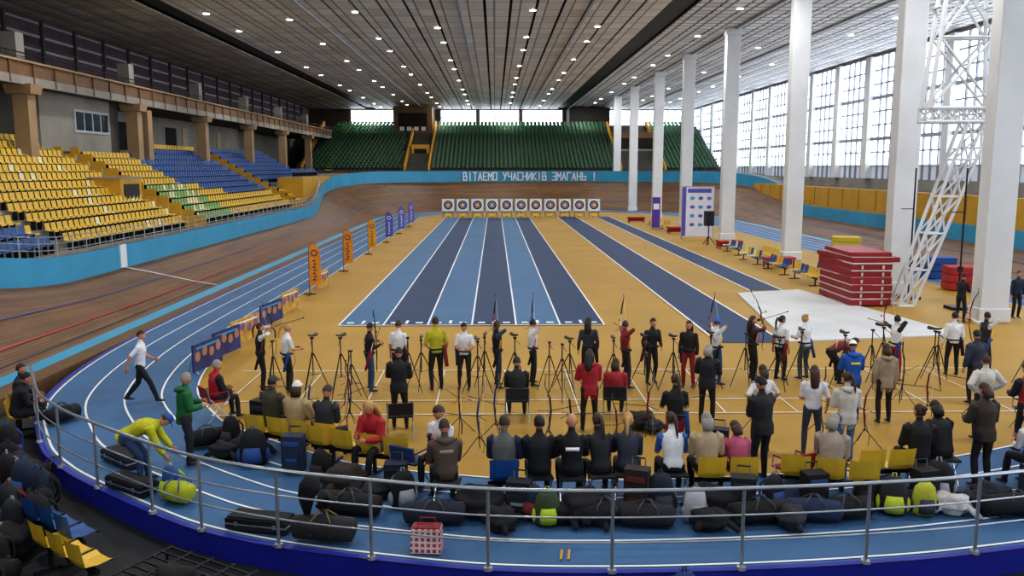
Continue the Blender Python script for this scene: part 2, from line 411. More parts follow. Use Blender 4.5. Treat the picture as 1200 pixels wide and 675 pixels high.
mb=MB()
mb.bb(-29.5,-25.9,50,59,6.2,9.6,mConc); mb.bb(-29.5,-26.0,59,60.5,6.2,9.6,mConcD)
mb.bb(-25.9,-25.82,54,58.6,7.4,8.8,mFrame)
for k in range(4): mb.bb(-25.85,-25.78,54.15+k*1.13,55.05+k*1.13,7.55,8.65,M('dark_glass','#25313d',.1,.1))
mb.build('commentary_room')
mb=MB()
mb.bb(-29.6,-29.4,10,100,6.2,9.6,M('plaster_warm','#9a958c',.8,.15,.4))
for y in (24,32,40,68,78,86): mb.bb(-29.4,-29.3,y,y+2.4,6.5,8.8,M('doorway_dark','#1d1a17',.8))
for y in (66,72,82,92): mb.bb(-29.4,-29.3,y,y+1.3,6.5,8.9,M('panel_cream','#b8a88a',.7))
mb.build('wall_stand_rear')
mb=MB()
for i in range(18): mb.bb(-28,32,120.5+i*.95,121.5+i*.95,3.5,4.9+i*.4,mConcD)
mb.bb(-28,32,137.6,145.8,3.5,11.7,mConcD)
mb.build('far_grandstand')
mb=MB()
for i in range(18):
    for a,b in ((-26.5+i*.12,-13.2),(-8.6,17.2),(24.6,31.5)):
        x=a
        while x<b:
            inst(mb,T[sG],x,121.0+i*.95,4.9+i*.4,math.pi,1.0)
            x+=.6
mb.build('far_stand_seats')
mb=MB()
for xa in (-26.9,-12.6,-9.2,17.8,24):
    for i in range(18): mb.bb(xa-.12,xa+.12,120.5+i*.95,121.5+i*.95,4.9+i*.4,5.7+i*.4,mYw)
for i in range(18): mb.bb(-23.6,-22.8,120.4+i*.95,121.3+i*.95,4.85+i*.4,5.0+i*.4,mYw)
mb.build('far_stairway_parapet')
mb=MB()
mTow=M('tower_brown','#6e5236',.7,.2,.6)
mb.bb(-15.6,-9.6,134,140,8,14.6,mTow); mb.bb(-14.8,-10.4,133.9,134.02,10.8,13.6,M('portal_dark','#171310',.8)); mb.bb(-12.2,-9.6,127,134,6,8.6,mYw); mb.bb(-11.8,-10,126.9,127.02,6.2,8.0,MC['portal_dark'])
for k in range(4): mb.bb(-14.6+k*1.1,-13.9+k*1.1,133.8,133.9,10.9,11.5,mColW)
mb.build('far_entrance_tower')
mb=MB(); mb.bb(12,18.5,139,145.5,10,14.8,M('booth_black','#1d1916',.7)); mb.bb(18,24,128,136,5,10.5,mTow); mb.bb(18.4,23.6,127.9,128,5.6,9.6,MC['portal_dark']); mb.bb(18,24,127.8,128.05,7.4,8.0,mConc)
mb.build('far_control_booth')
# ------------------------------------------------------------------ right columns
for y in (28.5,35.3,48.3,62,75.7,89.2,105,119):
    mb=MB(); mb.bb(16.42,17.4,y-.32,y+.32,0,15.05,mColW)
    mb.bb(16.36,17.46,y-.38,y+.38,0,.5,mColW); mb.bb(16.36,17.46,y-.38,y+.38,14.5,15.0,mColW)
    mb.build('hall_column',bevel=.04)
mb=MB()
def truss(p0,p1,q0,q1,n,r=.06):
    p0,p1,q0,q1=map(V,(p0,p1,q0,q1))
    mb.tube(p0,p1,r,mColW); mb.tube(q0,q1,r,mColW)
    for k in range(n):
        a=p0.lerp(p1,k/n);b=p0.lerp(p1,(k+1)/n);c=q0.lerp(q1,k/n);d=q0.lerp(q1,(k+1)/n)
        mb.tube(a,d,r*.6,mColW); mb.tube(c,b,r*.6,mColW); mb.tube(a,c,r*.6,mColW)
    mb.tube(p1,q1,r,mColW)
for dy in (-.3,.3):
    truss((16.0,32+dy,7.4),(16.7,32+dy,15),(18.4,32+dy,7.4),(17.9,32+dy,15),3,.09)
    truss((15.9,32+dy,6.9),(18.5,32+dy,6.9),(15.9,32+dy,7.4),(18.5,32+dy,7.4),5,.07)
    truss((18.4,32+dy,6.9),(15.9,32+dy,0),(17.5,32+dy,6.9),(15.3,32+dy,0),5,.07)
for z in (7.4,11,15): mb.tube((16.2,31.7,z),(16.2,32.3,z),.05,mColW); mb.tube((18.1,31.7,z),(18.1,32.3,z),.05,mColW)
mb.build('steel_lattice_frame')
for x,y in ((16.6,33.6),(17.2,31.0)):
    mb=MB(); mb.box((0,0,.06),(.7,.7,.12),mBlk); mb.tube((0,0,.1),(0,0,5.2),.035,mBlk); mb.box((0,0,1.5),(.14,.14,.2),mBlk); mb.tube((0,0,3.6),(-.5,0,3.6),.02,mBlk); mb.tube((0,0,.1),(.3,0,.9),.02,mBlk)
    mb.build('pole_vault_upright',(x,y,0))
mRed=M('mat_red','#8f1d27',.5,.12,2); mRedW=M('mat_offwhite','#c9c0ba',.6,.08,2)
mb=MB()
z=0
for k in range(6):
    t=.26; mb.box((U(-.05,.05),U(-.05,.05),z+t/2),(1.55,3.2,t),mRed,U(-.02,.02)); mb.box((0,0,z+t-.02),(1.58,3.24,.05),mRedW,0)
    for j in range(2): mb.box((-.4+j*.8,-1.63,z+t*.4),(.08,.03,.14),mRedW)
    z+=t+.01
mb.box((.1,.1,z+.1),(1.8,3.3,.18),mRed,.05); mb.box((.05,0,z+.3),(1.55,3.0,.16),mRed,-.06); mb.box((.05,0,z+.205),(1.6,3.1,.03),mRedW,-.03)
mb.build('crash_mat_stack',(14.2,33.2,.05),0,bevel=.04)
mb=MB(); mB1=M('banner_print_white','#dddff0',.6,.05,2); mB2=M('banner_print_violet','#5d58b4',.6,.2,2)
mb.box((0,0,2.0),(2.3,.06,3.6),mB1); mb.box((-1.0,-.035,2.0),(.28,.02,3.6),mB2); mb.box((.1,-.035,3.55),(1.7,.02,.3),mB2)
for k in range(4):
    for j in range(3): mb.ell((-.4+j*.6,-.035,3.0-k*.65),(.18,.01,.13),mB2 if (k+j)%2 else mAzur,10,6)
for x in (-1.15,1.15): mb.tube((x,0,0),(x,0,3.85),.04,mSteel); mb.box((x,0,.03),(.1,1,.06),mSteel)
mb.tube((-1.15,0,3.85),(1.15,0,3.85),.04,mSteel); mb.build('sponsor_backdrop',(15,63,0),-.15)
mb=MB(); mb.box((0,0,1.4),(.7,.05,2.6),C('#5a3f9c')); mb.box((0,-.03,1.9),(.5,.02,.5),mWhite); mb.box((0,0,.05),(.75,.4,.1),mSteel); mb.build('roll_up_banner',(14.0,74,0))
mb=MB(); mb.box((0,0,1.8),(.6,.5,1.0),mBlk); mb.tube((0,0,0),(0,0,1.3),.04,mBlk)
for a in range(3): mb.tube((0,0,.6),(.5*math.cos(a*2.1),.5*math.sin(a*2.1),0),.03,mBlk)
mb.ell((0,-.26,1.65),(.2,.03,.2),mFab); mb.ell((0,-.26,2.1),(.1,.03,.1),mFab); mb.build('loudspeaker',(14.6,58,0))
def bench(name,n,cols,x,y,rz,z=0):
    mb=MB()
    for k in range(n): inst(mb,seat_tpl(cols[k%len(cols)],False),(k-(n-1)/2)*.5,0,0,0,1)
    w=n*.25; mb.box((0,-.02,.34),(2*w,.06,.06),mBlk)
    for s in (-w+.2,w-.2): mb.box((s,-.02,.17),(.05,.05,.34),mBlk); mb.box((s,0,.02),(.05,.5,.04),mBlk)
    return mb.build(name,(x,y,z),rz)
for x,y,c in ((14.2,38.6,[sY,sY,sY,sB,sB]),(14.2,42.6,[sB,sB,sY,sY]),(15.3,39.0,[sB]),(14.2,47,[sB,sY,sW]),(15.3,47.5,[sY]),(14.6,52,[sB,sB,sW]),(14.4,72,[sY]),(14.4,78,[sB,sY])):
    bench('spectator_bench',6,c,x,y,math.pi/2)
for x,y in ((15.0,44.6),(15.2,55),(14.6,68),(13.6,82)):
    mb=MB(); mb.box((0,0,.5),(1.6,.8,.1),C('#a5382a')); 
    for sx in (-.7,.7):
        for sy in (-.3,.3): mb.box((sx,sy,.23),(.07,.07,.46),C('#7c2a20'))
    mb.box((0,0,.3),(1.5,.04,.35),C('#a5382a')); mb.build('red_gym_table',(x,y,0),.1,bevel=.01)
for x,y,c in ((20.5,44,'#7a2a2a'),(21,40,'#2c4d88'),(20.2,36,'#a52a2a'),(21.6,52,'#c9b23a')):
    mb=MB(); 
    for k in range(3): mb.box((0,0,.17+.34*k),(1.6,1.0,.32),C(c)); 
    mb.build('gym_mat_pile',(x,y,0.02),U(-.3,.3),bevel=.03)
# ------------------------------------------------------------------ targets
mStraw=M('foam_butt','#d8d6cc',.8,.05)
rings=[(.6,'#f4f4f4'),(.49,'#16181c'),(.37,'#3a8fd0'),(.25,'#d0342c'),(.15,'#f2d22e')]
for k in range(11):
    mb=MB(); mx=Matrix.Translation((0,0,1.28))@Matrix.Rotation(-.12,4,'X')
    mb.box((0,0,0),(1.3,.16,1.3),mStraw,mx=mx)
    for j,(r,c) in enumerate(rings):
        d=.085+.004*j; pts=[(r*math.cos(a*math.pi/14),-d,r*math.sin(a*math.pi/14)) for a in range(28)]
        mb.raw(pts,[tuple(range(28))],C(c),mx)
    for sx in (-.55,.55): mb.tube((sx,-.02,0),(sx*.6,.2,2.0),.04,C('#8a6a44')); 
    mb.tube((0,1.0,0),(0,.2,1.9),.04,C('#8a6a44')); mb.box((0,-.2,.5),(1.2,.06,.08),C('#8a6a44'))
    mb.box((0,-.15,.3),(.4,.03,.3),C('#f0d040')); mb.tube((0,-.13,0),(0,-.13,.2),.02,mBlk)
    mb.build('archery_target',(-4.95+k*1.55,91,0.03))
for k,(y,c) in enumerate(((35,'#cf8420'),(43,'#cf8420'),(51.5,'#cf9424'),(60,'#4a56b0'),(68,'#5a60b8'),(76,'#6a70c0'))):
    mb=MB(); hh=2.15
    out=[(0,.35),(0,hh*.6),(.02,hh*.9),(.12,hh),(.28,hh*.98),(.42,hh*.9),(.5,hh*.7),(.5,.45)]
    mb.raw([(x-.2,0,z) for x,z in out],[tuple(range(len(out)))],M('flag_'+c[1:],c,.7,.25,2.5))
    cc=C('#4a3350' if k<3 else '#e6dff8')
    for sy in (-.008,.008):
        mb.ell((.04,sy,1.72),(.14,.004,.14),cc,12,6); mb.ell((.04,sy*1.6,1.72),(.09,.004,.09),C(c),12,6)
        for j in range(7): mb.box((.02+(j%2)*.04,sy,.62+j*.13),(.10,.004,.07),cc)
    mb.loft([((-.2,0,0),.012,.012),((-.2,0,hh*.6),.012,.012),((-.18,0,hh*.9),.01,.01),((-.08,0,hh),.01,.01),((.08,0,hh*.98),.008,.008)],mBlk,n=6)
    mb.box((-.2,0,.03),(.5,.08,.04),mBlk); mb.box((-.2,0,.03),(.08,.5,.04),mBlk)
    mb.build('feather_flag',(-7.45,y,.03))
mNavy=M('board_navy','#2b2f6a',.6,.5,3)
mOr=M('board_yellow','#c0963a',.6,.4,4)
for y,l,c in ((21.8,1.5,mNavy),(23.4,1.5,mNavy),(25.2,1.8,mOr),(28.2,1.7,mNavy),(30.8,1.6,mOr),(36.9,1.4,mOr)):
    mb=MB(); mb.box((0,0,.42),(.04,l,.7),c,0)
    a_=C('#a87a5a' if c is mNavy else '#7a5a86')
    for j in range(4): mb.ell((.025,-l*.36+j*l*.24,.45+(j%2)*.08),(.01,l*.09,.13),a_,8,6)
    mb.box((.025,0,.66),(.01,l*.8,.05),mWhite if c is mOr else mAzur)
    for sy in (-l*.4,l*.4): mb.tube((-.22,sy,0),(0,sy,.77),.015,mSteel); mb.tube((.06,sy,0),(0,sy,.1),.015,mSteel)
    mb.build('advertising_board',(-7.45,y,.03),U(-.05,.05)-.15)
# ------------------------------------------------------------------ near railing
mb=MB()
idx=[i for i,p in enumerate(run) if p[1]<17.6]
a,b=idx[0],idx[-1]
for i in range(a,b):
    p,q=runp(i,0),runp(i+1,0)
    for z,r in ((1.1,.026),(.74,.013),(.4,.013)): mb.tube((p[0],p[1],z),(q[0],q[1],z),r,mSteel)
posts=[(-9.4,17.15),(-8.7,15.9),(-7.6,14.5),(-6.5,13.5),(-5.2,12.45),(-4.24,11.8),(-3,11.25),(-1.66,10.85),(-.1,10.5),(1.5,10.4),(3.2,10.45),(4.9,10.6),(6.5,10.85),(8.2,11.25),(10,11.9),(12,12.8),(14,14.1),(16,15.8)]
for x,y in posts:
    mb.tube((x,y,0),(x,y,1.1),.024,mSteel,n=8); mb.loft([((x,y,0.0),.07,.07),((x,y,.04),.06,.06)],mSteel,n=8)
mb.build('metal_safety_railing',(0,0,.02))

# ================================================================== PEOPLE
def headshape(d):
    x,y,z=d; px,py,pz=.076*x,.094*y,.118*z
    if z<0: px*=1-.30*z*z
    if z<-.2 and y<0: py*=1-.5*(-z-.2)
    if y>0:
        py+=.024*math.exp(-((x/.17)**2+((z+.15)/.17)**2)); py-=.008*(math.exp(-(((x-.4)/.2)**2+((z-.06)/.14)**2))+math.exp(-(((x+.4)/.2)**2+((z-.06)/.14)**2)))
        py+=.014*math.exp(-((x/.4)**2+((z+.85)/.25)**2))+.004*math.exp(-((x/.3)**2+((z+.45)/.1)**2))
    return (px,py,pz)
def sph(nu,nv):
    vs=[];fs=[]
    for j in range(nv+1):
        t=math.pi*j/nv
        for i in range(nu):
            g=2*math.pi*i/nu; vs.append((math.sin(t)*math.cos(g),math.sin(t)*math.sin(g),math.cos(t)))
    for j in range(nv):
        for i in range(nu):
            i2=(i+1)%nu; fs.append((j*nu+i,(j+1)*nu+i,(j+1)*nu+i2,j*nu+i2))
    return vs,fs
SV,SF=sph(18,14)
def head_mb(skin,hairm,style,capm=None):
    s=MB(); s.raw([headshape(d) for d in SV],SF,skin)
    for sx in (-1,1):
        s.ell((sx*.078,-.005,-.005),(.012,.02,.032),skin,6,5)
        s.ell((sx*.03,.082,.008),(.013,.008,.009),C('#efece8'),6,4); s.ell((sx*.03,.089,.008),(.006,.004,.006),C('#241a14'),6,4)
        s.box((sx*.03,.090,.026),(.03,.006,.006),hairm)
    s.box((0,.092,-.054),(.042,.008,.009),C('#9c5148'))
    lo=-.5 if style in('long','pony','bun','mid') else -.25
    vs=[(p[0]*1.12,p[1]*1.12-.006,p[2]*1.09+.004) for p in (headshape((d[0],min(d[1],.8),d[2])) for d in SV)]
    fs=[]
    for f in SF:
        c=[sum(SV[i][k] for i in f)/4 for k in range(3)]
        if c[2]>.52 or (c[1]<.1 and c[2]>lo) or (c[1]<.45 and c[2]>.15): fs.append(f)
    if style!='bald': s.raw(vs,fs,hairm)
    if style=='long':
        s.loft([((0,-.06,.05),.085,.05),((0,-.10,-.05),.092,.045),((0,-.125,-.16),.09,.04),((0,-.13,-.28),.075,.03),((0,-.12,-.36),.04,.02)],hairm,side=(1,0,0),n=8)
    if style=='mid':
        s.loft([((0,-.05,.03),.095,.06),((0,-.07,-.08),.098,.055),((0,-.07,-.15),.08,.045)],hairm,side=(1,0,0),n=8)
    if style=='pony':
        s.loft([((0,-.09,.05),.02,.02),((0,-.15,.04),.034,.03),((0,-.18,-.06),.034,.028),((0,-.17,-.2),.026,.02),((0,-.15,-.3),.008,.008)],hairm,side=(1,0,0),n=7)
    if style=='bun': s.ell((0,-.11,.07),(.045,.045,.045),hairm,8,6)
    if capm:
        cf=[f for f in SF if sum(SV[i][2] for i in f)/4>.28]
        s.raw([(p[0]*1.2,p[1]*1.18,p[2]*1.12+.006) for p in map(headshape,SV)],cf,capm)
        s.raw([(-.07,.07,.04),(.07,.07,.04),(.06,.16,.035),(0,.18,.038),(-.06,.16,.035),(-.07,.07,.05),(.07,.07,.05),(.06,.16,.045),(0,.18,.048),(-.06,.16,.045)],[(4,3,2,1,0),(5,6,7,8,9),(0,1,6,5),(1,2,7,6),(2,3,8,7),(3,4,9,8),(4,0,5,9)],capm)
    return s
def hand_mb(skin,grip):
    s=MB(); s.loft([((0,0,-.03),.026,.022),((0,0,.0),.027,.018),((0,.0,.04),.040,.016),((0,.0,.085),.041,.013),((0,0,.095),.036,.009)],skin,side=(1,0,0),n=8)
    cur=(60,85,60) if grip else (14,22,18)
    for x,l,r in ((.03,.072,.0088),(.010,.08,.009),(-.010,.075,.0088),(-.029,.058,.0078)):
        p=V((x,0,.085)); a=0; rg=[(tuple(p-V((0,0,.012))),r,r)]
        for k,fr in enumerate((.45,.3,.25)):
            a+=math.radians(cur[k]); p=p+V((0,math.sin(a),math.cos(a)))*l*fr; rg.append((tuple(p),r*(1-.12*(k+1)),r*(1-.12*(k+1))))
        s.loft(rg,skin,side=(1,0,0),n=5)
    th=[(.026,.004,.02),(.048,.012,.045),(.055,.028,.068),(.05,.044,.083)] if not grip else [(.026,.006,.02),(.044,.024,.045),(.034,.046,.06),(.016,.055,.064)]
    s.loft([(th[0],.012,.012),(th[1],.0105,.0105),(th[2],.0095,.0095),(th[3],.007,.007)],skin,n=5)
    return s
def ik(a,t,l1,l2,pole):
    d=t-a; D=min(d.length,.995*(l1+l2)); dn=d.normalized(); ca=(l1*l1+D*D-l2*l2)/(2*l1*D); ca=max(-1,min(1,ca)); sa=math.sqrt(1-ca*ca)
    pp=(pole-dn*pole.dot(dn)); pp.normalize()
    return a+dn*l1*ca+pp*l1*sa, a+dn*D
POSES={
 'stand':dict(p=(0,0,.95),lean=2,wr=(.25,.05,.86),wl=(-.25,.03,.86),ar=(.12,.02,.08),al=(-.12,-.02,.08)),
 'relax':dict(p=(.02,0,.945),lean=3,wr=(.27,.1,.9),wl=(-.12,.26,1.02),ar=(.16,.06,.08),al=(-.1,-.04,.08)),
 'hold':dict(p=(0,0,.95),lean=5,wr=(.12,.32,1.1),wl=(-.14,.34,1.14),ar=(.13,0,.08),al=(-.12,.04,.08),hp=18),
 'hips':dict(p=(0,0,.95),lean=0,wr=(.19,.04,1.03),wl=(-.19,.04,1.03),ar=(.15,0,.08),al=(-.15,0,.08),pr=(1,-.5,0)),
 'phone':dict(p=(0,0,.95),lean=6,wr=(.07,.3,1.27),wl=(-.07,.3,1.26),ar=(.12,.03,.08),al=(-.12,-.02,.08),hp=14),
 'scope':dict(p=(0,-.05,.93),lean=24,wr=(.08,.5,1.28),wl=(-.08,.48,1.22),ar=(.14,-.02,.08),al=(-.14,.06,.08),hp=0),
 'aim':dict(p=(0,0,.95),lean=-2,wl=(-.74,.06,1.47),wr=(.06,.14,1.50),ar=(.2,0,.08),al=(-.2,.02,.08),hy=85,pr=(1,-.2,.25),grip=1),
 'nock':dict(p=(0,0,.95),lean=4,wl=(-.4,.25,1.2),wr=(.02,.3,1.18),ar=(.18,0,.08),al=(-.18,.02,.08),hy=30,hp=20,grip=1),
 'raise':dict(p=(0,0,.95),lean=0,wl=(-.22,.3,1.62),wr=(.12,.25,1.5),ar=(.15,0,.08),al=(-.15,.02,.08),grip=1),
 'walk':dict(p=(0,0,.92),lean=6,wr=(.26,-.2,.93),wl=(-.22,.3,1.0),ar=(.1,.36,.09),al=(-.1,-.36,.15)),
 'bend':dict(p=(0,-.18,.86),lean=72,wr=(.16,.5,.45),wl=(-.14,.55,.5),ar=(.16,0,.08),al=(-.16,.08,.08),hp=20),
 'sit':dict(p=(0,0,.53),lean=6,wr=(.13,.33,.66),wl=(-.12,.34,.65),ar=(.13,.44,.08),al=(-.13,.42,.08)),
 'sitlean':dict(p=(0,0,.53),lean=20,wr=(.08,.42,.72),wl=(-.08,.44,.70),ar=(.16,.4,.08),al=(-.16,.46,.08),hp=10),
 'sitphone':dict(p=(0,0,.53),lean=12,wr=(.06,.34,.86),wl=(-.06,.35,.86),ar=(.13,.44,.08),al=(-.13,.42,.08),hp=25),
}
HAIR={'bk':'#17130f','br':'#3a2619','bl':'#b08a52','gy':'#8b8782','rd':'#6b3520'}
pend=[]
def person(name,x,y,face,pose,top,bot,hair='short',hc='br',h=1.64,sl='long',cap=None,shoe='#20222a',jacket=False,skin='#bf8666',z=0.02,hy=None,accent=None,quiver=False,arm=None,hood=False):
    P=dict(POSES[pose]); jt=lambda v,s=.025: V((v[0]+U(-s,s),v[1]+U(-s,s),v[2]+U(-s,s)))
    mTop,mBot,mSk,mSh=C(top),C(bot),M('skin_'+skin[1:],skin,.5,.06,20),C(shoe,.5)
    mArm=C(arm) if arm else mTop
    p=V(P['p']); ln=math.radians(P['lean']+U(-2,2))
    def up(a): return V((0,math.sin(a),math.cos(a)))
    u1,u2=up(ln*.8),up(ln*1.15); X=V((1,0,0)); e=.03 if jacket else .01
    rib=p+u1*.26; nb=rib+u2*.26
    lo=p-u1*.09
    g=MB(); A=C('#808080'); segs=[]
    hem=lo-u1*(.06 if jacket else 0)
    sit=pose.startswith('sit')
    g.loft([(lo,.12,.09),(p,.162+e*.5,.118+e*.5),(p+u1*.12,.138+e,.102+e),(rib,.155+e,.114+e),(rib+u2*.1,.170+e,.122+e),(rib+u2*.18,.155+e,.10+e),(nb-u2*.01,.085+e*.6,.075+e*.6),(nb+u2*.03,.056,.058),(nb+up(ln*.7)*.11,.052,.055)],A,side=X,n=14)
    if jacket and not sit: g.loft([(hem,.19,.145),(p,.195,.148),(p+u1*.1,.165,.13)],A,side=X,n=14)
    shr=rib+u2*.185+X*(.172+e*.4); shl=rib+u2*.185-X*(.172+e*.4)
    pr=V(P.get('pr',(.5,-.8,-.3)))
    er,wr=ik(shr,jt(P['wr']),.285,.25,pr); el,wl=ik(shl,jt(P['wl']),.285,.25,V((-.5,-.8,-.3)) if pose not in('aim',) else V((0,-.4,-1)))
    if pose=='hips': el,wl=ik(shl,V(P['wl']),.285,.25,V((-1,-.5,0)))
    hr=p+X*.088-u1*.03; hl=p-X*.088-u1*.03
    kr,ar=ik(hr,V(P['ar'])+V((U(-.02,.02),U(-.03,.03),0)),.43,.42,V((.18,1,.2))); kl,al=ik(hl,V(P['al'])+V((U(-.02,.02),U(-.03,.03),0)),.43,.42,V((-.18,1,.2)))
    segs.append((p+u1*.02 if not jacket else hem,rib,.13,'t')); segs.append((rib,nb-u2*.02,.14,'t')); segs.append((nb+u2*.03,nb+u2*.15,.055,'s'))
    if not jacket: segs.append((lo,p,.12,'b'))
    for s_,e_,w_ in ((shr,er,wr),(shl,el,wl)):
        sh2=s_.lerp(nb,.25)
        g.loft([(sh2,.06+e,.06+e),(s_,.062+e,.062+e),(s_.lerp(e_,.4),.050+e,.050+e),(e_,.040+e,.040+e),(e_.lerp(w_,.3),.040+e*(sl=='long'),.040+e*(sl=='long')),(w_.lerp(e_,.08),.027+e*.8*(sl=='long'),.027+e*.8*(sl=='long')),(w_,.024,.022)],A,n=8)
        segs.append((s_,s_.lerp(e_,.75 if sl=='short' else 1),.05,'a')); 
        if sl=='short': segs.append((s_.lerp(e_,.85),w_,.035,'s'))
        else: segs.append((e_,w_.lerp(e_,.05),.035,'a'))
    for h_,k_,a_ in ((hr,kr,ar),(hl,kl,al)):
        g.loft([(h_+u1*.05,.085,.088),(h_,.092,.095),(h_.lerp(k_,.45),.081,.084),(k_,.060,.064),(k_.lerp(a_,.35),.060,.064),(a_.lerp(k_,.08),.048,.05),(a_,.04,.045)],A,n=9)
        g.loft([(a_+V((0,-.06,-.035)),.03,.035),(a_+V((0,-.02,-.03)),.04,.045),(a_+V((0,.08,-.045)),.045,.032),(a_+V((0,.15,-.055)),.04,.022),(a_+V((0,.185,-.058)),.022,.015)],A,side=X,n=8)
        segs.append((h_,k_,.075,'b')); segs.append((k_,a_.lerp(k_,.06),.055,'b')); segs.append((a_+V((0,-.04,-.045)),a_+V((0,.17,-.055)),.03,'f'))
    ob=g.build('tmp'); rm=ob.modifiers.new('r','REMESH'); rm.mode='VOXEL'; rm.voxel_size=.019; rm.use_smooth_shade=True
    s2=ob.modifiers.new('s','SMOOTH'); s2.iterations=2; s2.factor=.5
    ex=MB(); hm=C(HAIR.get(hc,hc),.6)
    hd=head_mb(mSk,hm,hair,C(cap) if cap else None)
    yaw=math.radians(hy if hy is not None else P.get('hy',U(-18,18))); pit=ln*.6+math.radians(P.get('hp',U(-3,8)))
    hc_=nb+up(ln*.8)*.175+up(ln*.8+1.57)*.015
    ex.merge(hd,Matrix.Translation(hc_)@Matrix.Rotation(yaw,4,'Z')@Matrix.Rotation(-pit,4,'X'))
    for w_,e_,R_ in ((wr,er,1),(wl,el,0)):
        zz=(w_-e_).normalized(); ref=V((0,1,0)) if abs(zz.y)<.7 else V((0,0,1)); xx=(ref-zz*ref.dot(zz)).normalized(); yy=zz.cross(xx)
        if R_: yy=-yy
        mx=Matrix(((xx.x,yy.x,zz.x,w_.x),(xx.y,yy.y,zz.y,w_.y),(xx.z,yy.z,zz.z,w_.z),(0,0,0,1)))
        ex.merge(hand_mb(mSk,bool(P.get('grip')) or pose in('hold','phone','sitphone','scope')),mx)
    if pose in('phone','sitphone'): ex.box((wr+wl)/2+V((0,.08,.03)),(.075,.015,.15),mBlk)
    if hood: ex.loft([(nb+V((-.1,-.02,.0)),.035,.05),(nb+V((-.07,-.1,.0)),.05,.06),(nb+V((0,-.13,-.02)),.055,.075),(nb+V((.07,-.1,.0)),.05,.06),(nb+V((.1,-.02,.0)),.035,.05)],mTop,side=(0,0,1),n=7)
    if accent:
        b=rib+u2*.06-up(ln+1.57)*(.121+e); ex.box(b,(.2,.012,.05),C(accent),rx=-ln)
    ex.loft([(nb-u2*.015,.074+e*.5,.07+e*.5),(nb+u2*.02,.064+e*.5,.064+e*.5)],mTop,side=X,n=10)
    if quiver:
        q=p+V((.2,-.02,.02)); ex.loft([(q+V((.02,-.12,-.38)),.045,.03),(q,.055,.04),(q+V((0,.04,.1)),.06,.045)],C(random.choice(['#15161a','#15161a','#7a2028','#1f4a8a'])),n=7); ex.box(p+u1*.06,(.31,.25,.04),mBlk)
        for k in range(4): ex.tube(q+V((-.03+k*.02,.02,.0)),q+V((-.04+k*.025,.08,.32)),.005,C(random.choice(['#e8d030','#d83030','#e8e8e8'])),n=4)
    pend.append((name,ob,ex,segs,dict(t=mTop,b=mBot,s=mSk,a=mArm,f=mSh),(x,y,z),math.radians(face),h/1.75))
    k=h/1.75; rot=Matrix.Rotation(math.radians(face),3,'Z')
    return dict(wl=rot@(wl*k)+V((x,y,z)),wr=rot@(wr*k)+V((x,y,z)))
def finish_people():
    dg=bpy.context.evaluated_depsgraph_get(); dg.update()
    for name,ob,ex,segs,mats,loc,rz,sc in pend:
        me=bpy.data.meshes.new_from_object(ob.evaluated_get(dg)); n=len(me.polygons)
        co=np.empty(n*3); me.polygons.foreach_get('center',co); co=co.reshape(-1,3)
        best=np.full(n,1e9); lab=np.zeros(n,int); keys='tbsaf'
        for a,b,r,l in segs:
            a=np.array(a);d=np.array(b)-a; t=np.clip(((co-a)@d)/(d@d+1e-9),0,1); dist=np.linalg.norm(co-(a+t[:,None]*d),axis=1)-r
            mk=dist<best; best[mk]=dist[mk]; lab[mk]=keys.index(l)
        mb=MB(); v=np.empty(len(me.vertices)*3); me.vertices.foreach_get('co',v)
        mb.v=[tuple(q) for q in v.reshape(-1,3)]; mb.f=[tuple(q.vertices) for q in me.polygons]
        ids=[mb.mi(mats[k]) for k in keys]; mb.m=[ids[i] for i in lab]
        mb.merge(ex); o=mb.build(name,loc,rz,smooth=True); o.scale=(sc,)*3
        bpy.data.meshes.remove(me)
    for q in pend: bpy.data.objects.remove(q[1])
def bow(loc,rz,tilt=0,drawn=False,col='#2b2d33',limb='#1a1a1c'):
    mb=MB(); c=C(col,.35); l=C(limb,.35)
    mb.loft([((0,.0,-.3),.014,.02),((0,.035,-.15),.014,.018),((0,0,0),.016,.022),((0,.035,.15),.014,.018),((0,0,.3),.014,.02)],c,side=(1,0,0),n=6)
    b=.12 if drawn else 0
    for s in (1,-1): mb.loft([((0,0,.29*s),.02,.006),((0,-.03-b*.4,.5*s),.018,.005),((0,-.12-b,.7*s),.014,.005),((0,-.12-b,.78*s),.01,.004),((0,-.09-b,.82*s),.008,.004)],l,side=(1,0,0),n=5)
    tip=[(0,-.1-b,.81),(0,-.1-b,-.81)]; mid=(0,-.6,0.02) if drawn else (0,-.1,0)
    mb.tube(tip[0],mid,.003,mWhite,n=3); mb.tube(mid,tip[1],.003,mWhite,n=3)
    mb.tube((0,.03,-.04),(0,.75,-.06),.008,mBlk,n=5); mb.ell((0,.76,-.06),(.018,.03,.018),mBlk,6,4)
    mb.tube((0,.06,-.04),(-.18,-.15,-.1),.007,mBlk,n=4); mb.tube((0,.06,-.04),(.18,-.15,-.1),.007,mBlk,n=4)
    mb.tube((0,.03,.12),(0,.17,.12),.006,mBlk,n=4); mb.box((0,.17,.12),(.02,.01,.05),mBlk)
    o=mb.build('recurve_bow',loc,rz); o.rotation_euler=(tilt,0,rz); return o
